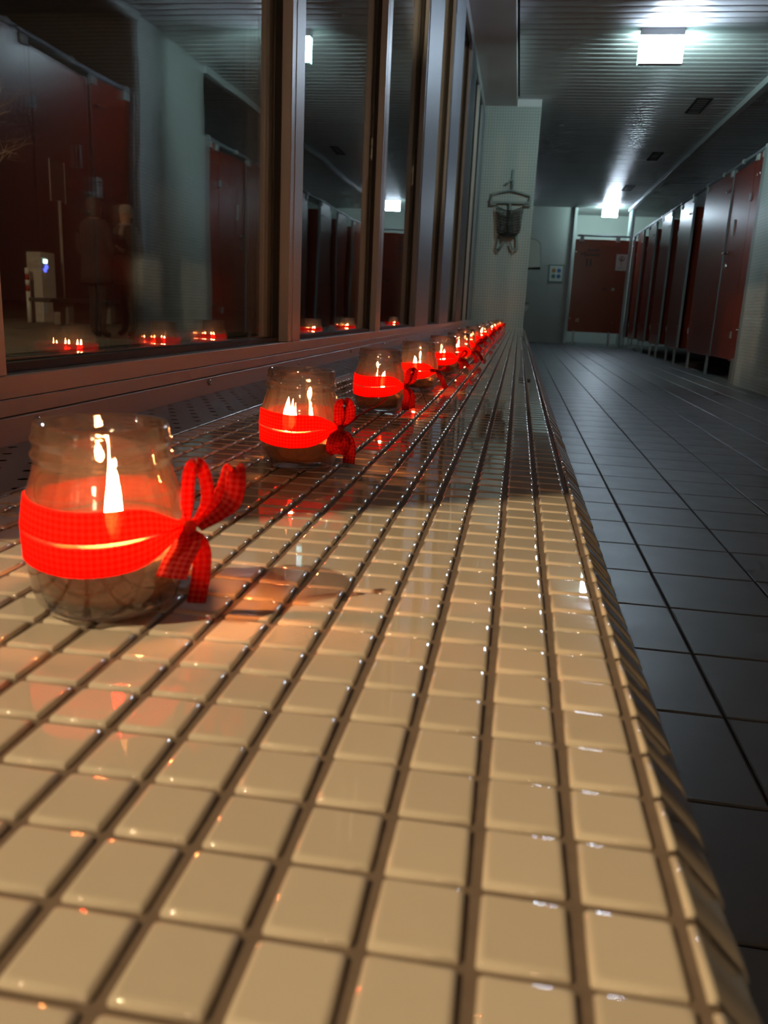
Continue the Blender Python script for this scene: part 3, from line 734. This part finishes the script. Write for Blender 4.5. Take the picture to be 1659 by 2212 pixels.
def door(y0, y1, label, ang, hinge='near', handle=True, hy=None, cat='door'):
    # hinge at the near edge; opens into the cubicle
    t = thing('cubicle_door', label, cat, (XC + .003, y0, 0.0), -math.radians(ang), group='red doors of the cubicles')
    w = y1 - y0
    lf = MB().box(0, .020, .004, w - .004, 0.21, 2.08, .0015).build('leaf', 'red', t)
    for z in (0.45, 1.75):
        MB().box(-.008, .002, .0, .05, z - .035, z + .035, .002).build('hinge', 'alu', lf)
    if handle:
        hh = w - .08 if hy is None else hy
        rose = MB().tube([(0, hh, 1.27), (-.010, hh, 1.27)], .024, 14).build('rose', 'chrome', lf, True)
        MB().tube([(-.005, hh, 1.27), (-.050, hh, 1.27), (-.054, hh - .01, 1.27), (-.054, hh - .12, 1.27)], .009, 8).build('lever', 'chrome', lf, True)
        MB().tube([(0, hh - .02, 1.14), (-.012, hh - .02, 1.14)], .020, 14).tube([(-.010, hh - .02, 1.14), (-.022, hh - .02, 1.135)], .008, 8).build('lock', 'chrome', lf, True)
        MB().box(-.006, 0, hh - .115, hh - .085, 1.44, 1.60, .002).build('plate', 'trim', lf)
    return t
panel(8.28, 8.62, 'narrow red panel beside the tiled stub wall')
door(8.635, 9.44, 'closed red cubicle door with lever handle, nearest beyond stub wall', 0, hy=0.64)
panel(9.455, 10.78, 'wide red panel left of the door with lever handle', True)
fp = [(11.45, 12.36), (13.00, 13.87), (14.45, 15.23), (15.83, 16.58), (17.10, 17.33)]
PL = ['second tall red cubicle panel counted from the stub wall', 'third tall red cubicle panel from the stub wall', 'fourth tall red cubicle panel from the stub wall', 'fifth red cubicle panel, near the far door', 'last narrow red cubicle panel in the far corner']
for (a, b), l in zip(fp, PL): panel(a, b, l)
fd = [(10.80, 11.43), (12.38, 12.98), (13.89, 14.43), (15.25, 15.81), (16.60, 17.08)]
DL = ['first dark door standing ajar after the wide red panel', 'second dark red door ajar along the cubicles', 'third dark red door ajar along the cubicles', 'fourth dark red door ajar along the cubicles', 'last dark red door ajar by the far wall']
for (a, b), l in zip(fd, DL): door(a, b, l, 14, handle=False)
# near bank, seen in the window reflection
panel(5.95, 6.55, 'red cubicle panel before the stub wall, seen mirrored in the window')
door(5.16, 5.94, 'red cubicle door before stub wall, seen mirrored in the window', 0, handle=True)
panel(4.25, 5.15, 'red panel reflected at the left edge of the window', True)
door(3.60, 4.24, 'red cubicle door right of the camera, out of direct view', 0)
panel(2.60, 3.58, 'red panel right of the camera, out of direct view')
# rails along the tops
for (a, b, l) in ((8.27, 17.33, 'aluminium rail along the tops of the far cubicles'), (2.5, 6.56, 'aluminium rail along the tops of the near cubicles')):
    t = thing('top_rail', l, 'rail', (XC, a, 2.145))
    MB().tube([(.012, 0, 0), (.012, b - a, 0)], .016, 10).build('tube', 'alu_bright', t, True)
    n = int((b - a) / 0.78)
    for q in range(n + 1):
        yy = .05 + q * (b - a - .1) / n
        MB().box(-.006, .030, yy - .03, yy + .03, -.020, .022, .003).build('clamp', 'trim', t)

# far red door with notices
fdoor = thing('far_door', 'dark red door with printed marks at the end of the corridor', 'door', (0.94, 17.33, 0.0))
fleaf = MB().box(0, 1.04, 0, .022, .26, 2.06, .002).build('leaf', 'red', fdoor)
MB().tube([(.03, .011, 2.13), (1.04, .011, 2.13)], .018, 10).build('top_rail', 'alu_bright', fdoor, True)
for xx in (.12, .82):
    MB().box(xx - .04, xx + .04, -.012, .03, 2.02, 2.115, .003).build('bracket', 'trim', fdoor)
for xx in (.13, .83):
    MB().box(xx - .022, xx + .022, -.004, .026, 0.0, .275, .002).build('foot', 'alu', fdoor)
MB().box(.62, .675, -.012, 0, 1.09, 1.145, .003).build('knob_plate', 'red_edge', fleaf)
MB().box(.795, .85, -.014, 0, 1.095, 1.15, .003).build('knob_plate', 'white', fleaf)
for (xx, z) in ((.16, .47), (.20, .47), (.16, .51), (.20, .51), (.88, .47), (.03, 1.82), (.03, .52)):
    MB().tube([(xx, 0, z), (xx, -.006, z)], .010, 8).build('bolt', 'chrome', fleaf)
# printed marks: illegible two-line lettering, a glyph, two upright strokes
pm = MB()
def bar(x0, x1, z0, z1): pm.box(x0, x1, -.0015, 0.0005, z0, z1)
for a, b, c, d in ((.125, .145, 1.735, 1.83), (.20, .22, 1.725, 1.84), (.145, .20, 1.775, 1.795)): bar(a, b, c, d)
rr = random.Random(3)
for (xa, xb, z0, hgt) in ((.255, .475, 1.835, .052), (.245, .505, 1.745, .052)):
    xx = xa
    while xx < xb - .02:
        wl_ = rr.choice((.016, .020, .024)); up = rr.choice((0, 0, .018)); dn = rr.choice((0, 0, 0, .016))
        bar(xx, xx + .007, z0 - dn, z0 + hgt * .72 + up); bar(xx + wl_ - .007, xx + wl_, z0, z0 + hgt * .7); bar(xx + .007, xx + wl_ - .007, z0 + (hgt * .60 if rr.random() < .5 else 0), z0 + (hgt * .72 if rr.random() < 2 else .01))
        xx += wl_ + .008
bar(.245, .275, 1.55, 1.69); bar(.315, .345, 1.55, 1.69)
pm.build('printed_marks', 'print_red', fleaf)
notice = thing('door_notice', 'white paper notice with round pictogram on the far red door', 'notice', (1.760, 17.328, 1.485))
nsh = MB().box(0, .215, -.002, 0, 0, .315).build('sheet', 'paper', notice)
def ring(cx, cz, r0, r1, y, n=24):
    m = MB(); vs = []; fs = []
    for k in range(n):
        a = 2 * math.pi * k / n
        for (r_, yy) in ((r0, y), (r1, y), (r1, y + .001), (r0, y + .001)): vs.append((cx + r_ * math.cos(a), yy, cz + r_ * math.sin(a)))
    for k in range(n):
        a = k * 4; b = ((k + 1) % n) * 4
        for q in range(4): fs.append((a + q, a + (q + 1) % 4, b + (q + 1) % 4, b + q))
    return m.add(vs, fs)
rg = ring(.108, .225, .040, .052, -.0032); rg.build('pictogram_ring', 'ink', nsh)
MB().box(.090, .118, -.0032, -.0022, .195, .235).box(.100, .112, -.0032, -.0022, .235, .250).box(.112, .128, -.0032, -.0022, .195, .215).build('pictogram_figure', 'ink', nsh)
ln = MB()
for q, (a, b) in enumerate(((.085, .125), (.09, .12), (.095, .115), (.09, .118))): ln.box(a, b, -.0032, -.0022, .145 - q * .018, .150 - q * .018)
ln.box(.045, .165, -.0032, -.0022, .050, .056)
ln.build('print_lines', 'ink', nsh)
# four-circle poster on the far wall
poster = thing('wall_poster', 'framed white poster with four coloured circles on far wall', 'poster', (0.50, 17.898, 1.255))
psh = MB().box(0, .27, -.006, 0, 0, .32, .001).build('sheet', 'paper', poster)
fr = MB(); fr.box(-.012, 0, -.010, 0, -.012, .332); fr.box(.27, .282, -.010, 0, -.012, .332); fr.box(0, .27, -.010, 0, -.012, 0); fr.box(0, .27, -.010, 0, .32, .332)
fr.build('frame', 'c_green', poster)
for (cx, cz, cm) in ((.085, .215, 'c_orange'), (.190, .215, 'c_blue'), (.085, .100, 'c_green'), (.190, .100, 'c_blue')):
    MB().tube([(cx, -.006, cz), (cx, -.0085, cz)], .042, 20).build('circle', cm, psh)

# hand dryer on the side of the pier wall, and tap on a basin below
dr = thing('hand_dryer', 'pale rounded hand dryer peeking out behind the tiled pier', 'dryer', (0.0, 12.6, 1.235))
pts = [(0.0, .40), (.06, .395), (.13, .37), (.17, .33), (.205, .0), (.0, -.02)]
vs = []
for y in (-.13, -.12, .12, .13):
    s_ = .94 if abs(y) > .125 else 1
    for (x, z) in pts: vs.append((x * s_, y, .19 + (z - .19) * s_))
fs = []
for r_ in range(3):
    for i in range(6): fs.append((r_ * 6 + i, r_ * 6 + (i + 1) % 6, (r_ + 1) * 6 + (i + 1) % 6, (r_ + 1) * 6 + i))
fs.append(tuple(range(5, -1, -1))); fs.append(tuple(range(18, 24)))
MB().add(vs, fs).build('shell', 'white', dr)
MB().box(.01, .195, -.115, .115, -.026, -.004, .003).build('nozzle', 'black', dr)
bs = thing('wash_basin', 'white basin with small tap half hidden behind the pier', 'basin', (0.0, 12.0, 0.60))
MB().add([(0, -.22, 0), (.045, -.20, 0), (.045, .20, 0), (0, .22, 0), (0, -.25, .07), (.07, -.22, .075), (.07, .22, .075), (0, .25, .07)],
         [(0, 3, 2, 1), (4, 5, 6, 7), (0, 1, 5, 4), (1, 2, 6, 5), (2, 3, 7, 6), (3, 0, 4, 7)]).build('bowl', 'white', bs)
MB().tube([(.01, 0, .075), (.02, 0, .11), (.055, 0, .115), (.062, 0, .10)], .010, 8).build('tap', 'chrome', bs, True)

# ---- clothes hanger with net bag on the pier
hg = thing('clothes_hanger', 'grey plastic changing-room hanger with black net bag on pier', 'hanger', (-0.245, YEND - .03, 1.70))
MB().box(-.012, .012, .014, .030, .20, .335, .003).build('wall_peg', 'plastic', hg)
MB().tube([(0.004, 0, .13), (.010, 0, .20), (.006, 0, .228), (-.015, -.004, .222), (-.040, -.008, .20), (-.062, -.008, .182)], [.013, .012, .012, .012, .011, .009], 8).build('hook', 'plastic', hg, True)
def bar3(pts, r=.011): return MB().tube(pts, r, 8)
MB().tube([(-.205, 0, .03), (-.20, 0, .085), (0, 0, .128), (.20, 0, .078), (.208, 0, -.02)], .012, 8).build('shoulder_bar', 'plastic', hg, True)
MB().box(-.215, .215, -.010, .010, -.008, .018, .003).build('cross_bar', 'plastic', hg)
for sx in (-1, 1):
    MB().box(sx * .205 - .014, sx * .205 + .014, -.012, .012, -.030, .045, .004).box(sx * .175 - .03, sx * .175 + .03, -.010, .010, -.030, -.012, .003).build('end_block', 'plastic', hg)
MB().box(-.014, .014, -.007, .007, -.35, .0, .003).build('spine', 'plastic', hg)
for sx in (-1, 1):
    MB().tube([(sx * .085, 0, -.30), (sx * .100, -.004, -.40), (sx * .108, -.010, -.472), (sx * .085, -.020, -.486), (sx * .055, -.024, -.45), (sx * .034, -.024, -.40)], [.014, .014, .014, .013, .012, .010], 8).build('shoe_hook', 'plastic', hg, True)
MB().box(-.10, .10, -.008, .008, -.345, -.315, .003).build('lower_bar', 'plastic', hg)
net = MB()
def netpt(u, v):   # u around -1..1 front, v 0 top .. 1 bottom
    wt = .150 - .028 * v; sag = .055 * (1 - u * u) * (1 - v) + .0
    zt = -.03 - sag * 1.0; zb = -.30 - .03 * (1 - u * u)
    return Vector((wt * u, -.020 - .055 * (1 - u * u) ** .5 if abs(u) < 1 else -.02, zt + (zb - zt) * v))
NU, NV = 15, 12
for a in range(NU + 1):
    u = -1 + 2 * a / NU
    net.tube([netpt(u, v / 6) for v in range(7)], .0022, 4, False)
for b in range(NV + 1):
    net.tube([netpt(-1 + 2 * a / 12, b / NV) for a in range(13)], .0042 if b in (0, NV) else .0022, 4, False)
for a in range(NU):     # diagonals and back layer
    u = -1 + 2 * a / NU; u2 = min(1, u + .5)
    net.tube([netpt(u + (u2 - u) * v / 6, v / 6) for v in range(7)], .0020, 4, False)
    net.tube([(lambda q: Vector((q.x, -.014, q.z)))(netpt(u, v / 6)) for v in range(7)], .0024, 4, False)
for b in range(10): net.tube([(lambda q: Vector((q.x, -.014, q.z - .0)))(netpt(-1 + 2 * a / 6, b / 9)) for a in range(7)], .0024, 4, False)
net.build('net_bag', 'net', hg, True)
vs = [Vector((0, -.04, -.325))]
bt = MB(); ringp = [Vector((.085 * math.cos(2 * math.pi * k / 16), -.045 + .035 * math.sin(2 * math.pi * k / 16), -.325 + .020 * math.sin(2 * math.pi * k / 16))) for k in range(17)]
bt.tube(ringp, .005, 5, False)
for k in range(8): bt.tube([ringp[k], ringp[(k + 8) % 16]], .003, 4, False)
bt.build('bag_bottom', 'net', hg, True)

# ================================================================== OUTSIDE
MB().box(-40, -0.72, -20, 45, -0.14, 0.0).build('ground_outside', 'asphalt', kind='structure')
blocker = MB().box(-3.3, -0.80, 0.002, 0.28, 0.0, 3.4).build('wall_light_blocker', 'blocker_mat', kind='structure', label='added unseen wing wall outside the near window')  # added out of view to cut the street lamp's light along the bench

def street_lamp(loc, label, power, size):
    t = thing('street_lamp', label, 'lamp', (loc[0], loc[1], 0))
    z = loc[2]
    MB().tube([(-.55, 0, 0), (-.55, 0, 1.0), (-.55, 0, z + .05), (-.50, 0, z + .22), (-.35, 0, z + .28), (0, 0, z + .26)], [.07, .06, .05, .045, .04, .035], 10).build('post', 'lamp_metal', t, True)
    MB().box(-.26, .26, -.12, .12, z + .12, z + .24, .02).build('head', 'lamp_metal', t)
    MB().box(-.20, .20, -.09, .09, z + .112, z + .121, .003).build('lens', 'lamp_glow', t)
    ld = bpy.data.lights.new('street_lamp_light', 'POINT'); ld.energy = power; ld.color = STREET_COL; ld.shadow_soft_size = size
    lo = bpy.data.objects.new('street_lamp_light', ld); COL.objects.link(lo); lo.parent = t; lo.location = (0, 0, z)
    return t
street_lamp((-3.85, -2.28, 4.54), 'tall street lamp outside the window behind the camera', STREET_POWER, 0.06)
street_lamp((-7.5, 9.0, 5.2), 'added unseen street lamp, lights the charging post and people', 200.0, 0.08)  # added out of view to light the things outside

# charging post
ch = thing('charging_post', 'pale charging post with white and blue lights outside window', 'charger', (-9.0, 14.62, 0.0), math.radians(-8))
MB().box(-.16, .16, -.20, .20, 0, 1.27, .012).build('shell', 'charger', ch)
MB().box(.155, .166, -.13, .02, .80, .93, .002).build('label_plate', 'charger_label', ch)
MB().box(.155, .168, -.13, -.02, 1.075, 1.145, .004).build('display', 'led_white', ch)
for (yy, zz) in ((-.05, 1.01), (-.09, .955)):
    MB().tube([(.155, yy, zz), (.170, yy, zz)], .042, 14).build('socket_light', 'led_blue', ch)
bl = thing('marker_post', 'slim red and white banded marker post beside charging post', 'post', (-9.0, 14.15, 0.0))
zz = 0
for (h, mname, nm) in ((.56, 'white', 'white_band'), (.10, 'post_red', 'red_band'), (.10, 'white', 'white_band'), (.10, 'post_red', 'red_band'), (.11, 'white', 'white_band')):
    MB().tube([(0, 0, zz), (0, 0, zz + h)], .038, 14).build(nm, mname, bl, True); zz += h
pl = thing('sign_pole', 'thin metal post carrying a dark sign board behind charging post', 'pole', (-9.0, 15.38, 0.0))
MB().tube([(0, 0, 0), (0, 0, 2.28)], .030, 10).build('shaft', 'concrete', pl, True)
for yy in (-.30, .22): MB().tube([(0, yy, 2.24), (0, yy, 3.0)], .014, 6).build('stay', 'concrete', pl, True)
MB().box(-.012, .004, -.285, .205, 2.27, 2.98, .002).build('board', 'lamp_metal', pl)
tb = thing('outdoor_bench', 'long stone bench with dark seat in front of charging post', 'bench', (-8.1, 14.5, 0.0))
MB().box(-.22, .22, -1.45, 1.75, .39, .46, .012).build('seat', 'lamp_metal', tb)
for yy in (-.72, .85): MB().box(-.14, .14, yy - .11, yy + .11, 0, .39, .012).build('leg', 'concrete', tb)
nn = thing('small_notice', 'small pale notice on near cubicle, seen mirrored in the window', 'notice', (XC - .001, 5.99, 1.27))
MB().box(-.003, 0, 0, .10, 0, .15, .0008).build('sheet', 'paper', nn)
MB().box(-.004, -.003, .02, .08, .11, .118).box(-.004, -.003, .02, .07, .09, .096).build('print_lines', 'ink', nn)

# ---- two people talking outside
def person(loc, rz, label, hair_mat, cap=False, scarf=False):
    t = thing('person', label, 'person', loc, rz)
    V = []; E = []; Rd = []
    def v(p, r): V.append(p); Rd.append(r if isinstance(r, tuple) else (r, r)); return len(V) - 1
    def chain(start, items):
        q = start
        for p, r in items:
            n = v(p, r); E.append((q, n)); q = n
        return q
    # faces +x ; y is its left
    pel = v((0, 0, .95), (.155, .125))
    chest = chain(pel, [((.0, 0, 1.10), (.155, .125)), ((.0, 0, 1.28), (.165, .13)), ((-.01, 0, 1.40), (.15, .105))])
    chain(chest, [((.0, 0, 1.49), (.06, .06)), ((.012, 0, 1.56), (.072, .085)), ((.015, 0, 1.64), (.080, .098)), ((.005, 0, 1.72), (.062, .078))])
    for sd in (-1, 1):
        chain(pel, [((.0, sd * .09, .86), (.095, .095)), ((.02 + sd * .04, sd * .10, .50), (.066, .066)), ((-.01 + sd * .05, sd * .105, .30), (.062, .062)), ((-.02 + sd * .05, sd * .11, .09), (.045, .045)), ((.05 + sd * .05, sd * .115, .045), (.045, .040)), ((.13 + sd * .05, sd * .12, .035), (.040, .030))])
        sh = chain(chest, [((-.005, sd * .17, 1.39), (.075, .075))])
        w = chain(sh, [((-.02, sd * .235, 1.22), (.058, .058)), ((.0, sd * .25, 1.08), (.050, .050)), ((.14, sd * .20, 1.10), (.042, .042)), ((.25, sd * .12, 1.15), (.032, .030)), ((.31, sd * .10, 1.165), (.034, .018))])
        pz = Vector(V[w])
        for f in range(4):
            o = (f - 1.5) * .018
            chain(w, [(tuple(pz + Vector((.035, -sd * .006, o))), (.010, .010)), (tuple(pz + Vector((.060 - .004 * abs(f - 1), -sd * .026, o))), (.009, .009)), (tuple(pz + Vector((.055, -sd * .050, o))), (.008, .008))])
        chain(w, [(tuple(pz + Vector((.0, -sd * .015, .035))), (.011, .011)), (tuple(pz + Vector((.025, -sd * .035, .050))), (.009, .009))])
    me = bpy.data.meshes.new('body'); me.from_pydata(V, E, []); me.update()
    o = bpy.data.objects.new('body_cage', me); COL.objects.link(o)
    md = o.modifiers.new('skin', 'SKIN'); sl = me.skin_vertices[0].data
    for i, r in enumerate(Rd): sl[i].radius = r
    sl[pel].use_root = True
    sb = o.modifiers.new('sub', 'SUBSURF'); sb.levels = 1; sb.render_levels = 1
    dg = bpy.context.evaluated_depsgraph_get(); dg.update()
    bm_ = bpy.data.meshes.new_from_object(o.evaluated_get(dg))
    bpy.data.objects.remove(o)
    bm_.name = 'body'; bm_.materials.clear(); bm_.materials.append(M['cloth_dark']); bm_.materials.append(M['skin'])
    for p in bm_.polygons:
        p.use_smooth = True; c = p.center
        p.material_index = 1 if (c.z > 1.50 or (c.x > .265 and c.z > 1.0)) else 0
    body = obj('body', bm_, t)
    fc = MB(); fc.tube([(.088, 0, 1.655), (.112, 0, 1.618), (.090, 0, 1.606)], [.010, .015, .010], 6)
    for sd in (-1, 1): fc.tube([(.0, sd * .078, 1.66), (-.004, sd * .092, 1.635), (.0, sd * .080, 1.60)], [.012, .016, .010], 6)
    fc.tube([(.086, -.026, 1.570), (.096, 0, 1.572), (.086, .026, 1.570)], .007, 6)
    fc.build('face', 'skin', t, True)
    for sd in (-1, 1): MB().lathe([(0, -.009), (.008, -.005), (.010, 0), (.008, .005), (0, .009)], 8, (.084, sd * .032, 1.648)).build('eye', 'ink', t, True)
    h = MB(); h.lathe([(.098, -.05), (.104, .0), (.098, .045), (.070, .080), (.03, .095), (0, .098)], 16, (-.012, 0, 1.690))
    h.v = [(x, y, z - (.11 if (x < -.03 and z < 1.70) else 0)) for (x, y, z) in h.v]
    h.build('cap' if cap else 'hair', hair_mat, t, True)
    ct = MB(); ct.lathe([(.205, .0), (.200, .10), (.185, .28), (.178, .45), (.190, .62), (.185, .74), (.12, .80)], 20, (0, 0, .70))
    ct.v = [(x * .80, y * 1.08, z) for (x, y, z) in ct.v]
    co = ct.build('coat', 'cloth_dark', t, True); add_solid(co, .012)
    if scarf:
        sc = MB(); sc.lathe([(.095, -.03), (.110, .0), (.095, .03), (.080, .0)], 16, (.01, 0, 1.50), True); sc.tube([(.11, .03, 1.49), (.17, .04, 1.40), (.165, .03, 1.30)], [.03, .035, .03], 8)
        sc.build('scarf', 'cloth_scarf', t, True)
    return t
person((-5.6, 10.32, 0), math.radians(80), 'left of two dark-clad people talking outside the window', 'hair')
person((-5.55, 11.10, 0), math.radians(-100), 'right of two people outside, pale cap and scarf, facing left', 'cloth_scarf', True, True)
cup = thing('paper_cup', 'small pale cup held by the right-hand person outside', 'cup', (-5.60, 10.76, 1.11))
MB().lathe([(0, 0), (.026, 0), (.034, .09), (.031, .09), (.024, .004), (0, .004)], 16).build('cup_body', 'white', cup, True)

# bare shrub twigs close outside the pane
def twig_tree(loc, label, seed, h=2.4):
    rt = random.Random(seed)
    t = thing('bare_tree', label, 'tree', loc)
    tr = MB(); br = MB()
    top = Vector((.05, .1, h * .55))
    tr.tube([(0, 0, 0), (.03, .04, h * .3), top], [.05, .04, .03], 7)
    def grow(p, d, L, r, lev):
        pts = [p]; q = p.copy(); dd = d.copy()
        for _ in range(4):
            dd = (dd + Vector((rt.gauss(0, .25), rt.gauss(0, .25), rt.gauss(.02, .2)))).normalized(); q = q + dd * L / 4; pts.append(q.copy())
        br.tube(pts, [r, r * .85, r * .7, r * .55, r * .4], 4, False)
        if lev < 3:
            for _ in range(3):
                k = rt.choice((2, 3, 4)); grow(pts[k], (dd + Vector((rt.gauss(0, .6), rt.gauss(0, .6), rt.gauss(.1, .4)))).normalized(), L * .65, r * .5, lev + 1)
    for k in range(6):
        a = k * 1.05; grow(top * rt.uniform(.7, 1), Vector((math.cos(a), math.sin(a), .7)).normalized(), .9, .014, 0)
    tr.build('trunk', 'bark', t, True); br.build('branches', 'bark', t, True, kind='stuff')
twig_tree((-7.0, 9.55, 0.6), 'bare thin-branched tree just outside the near window pane', 4)
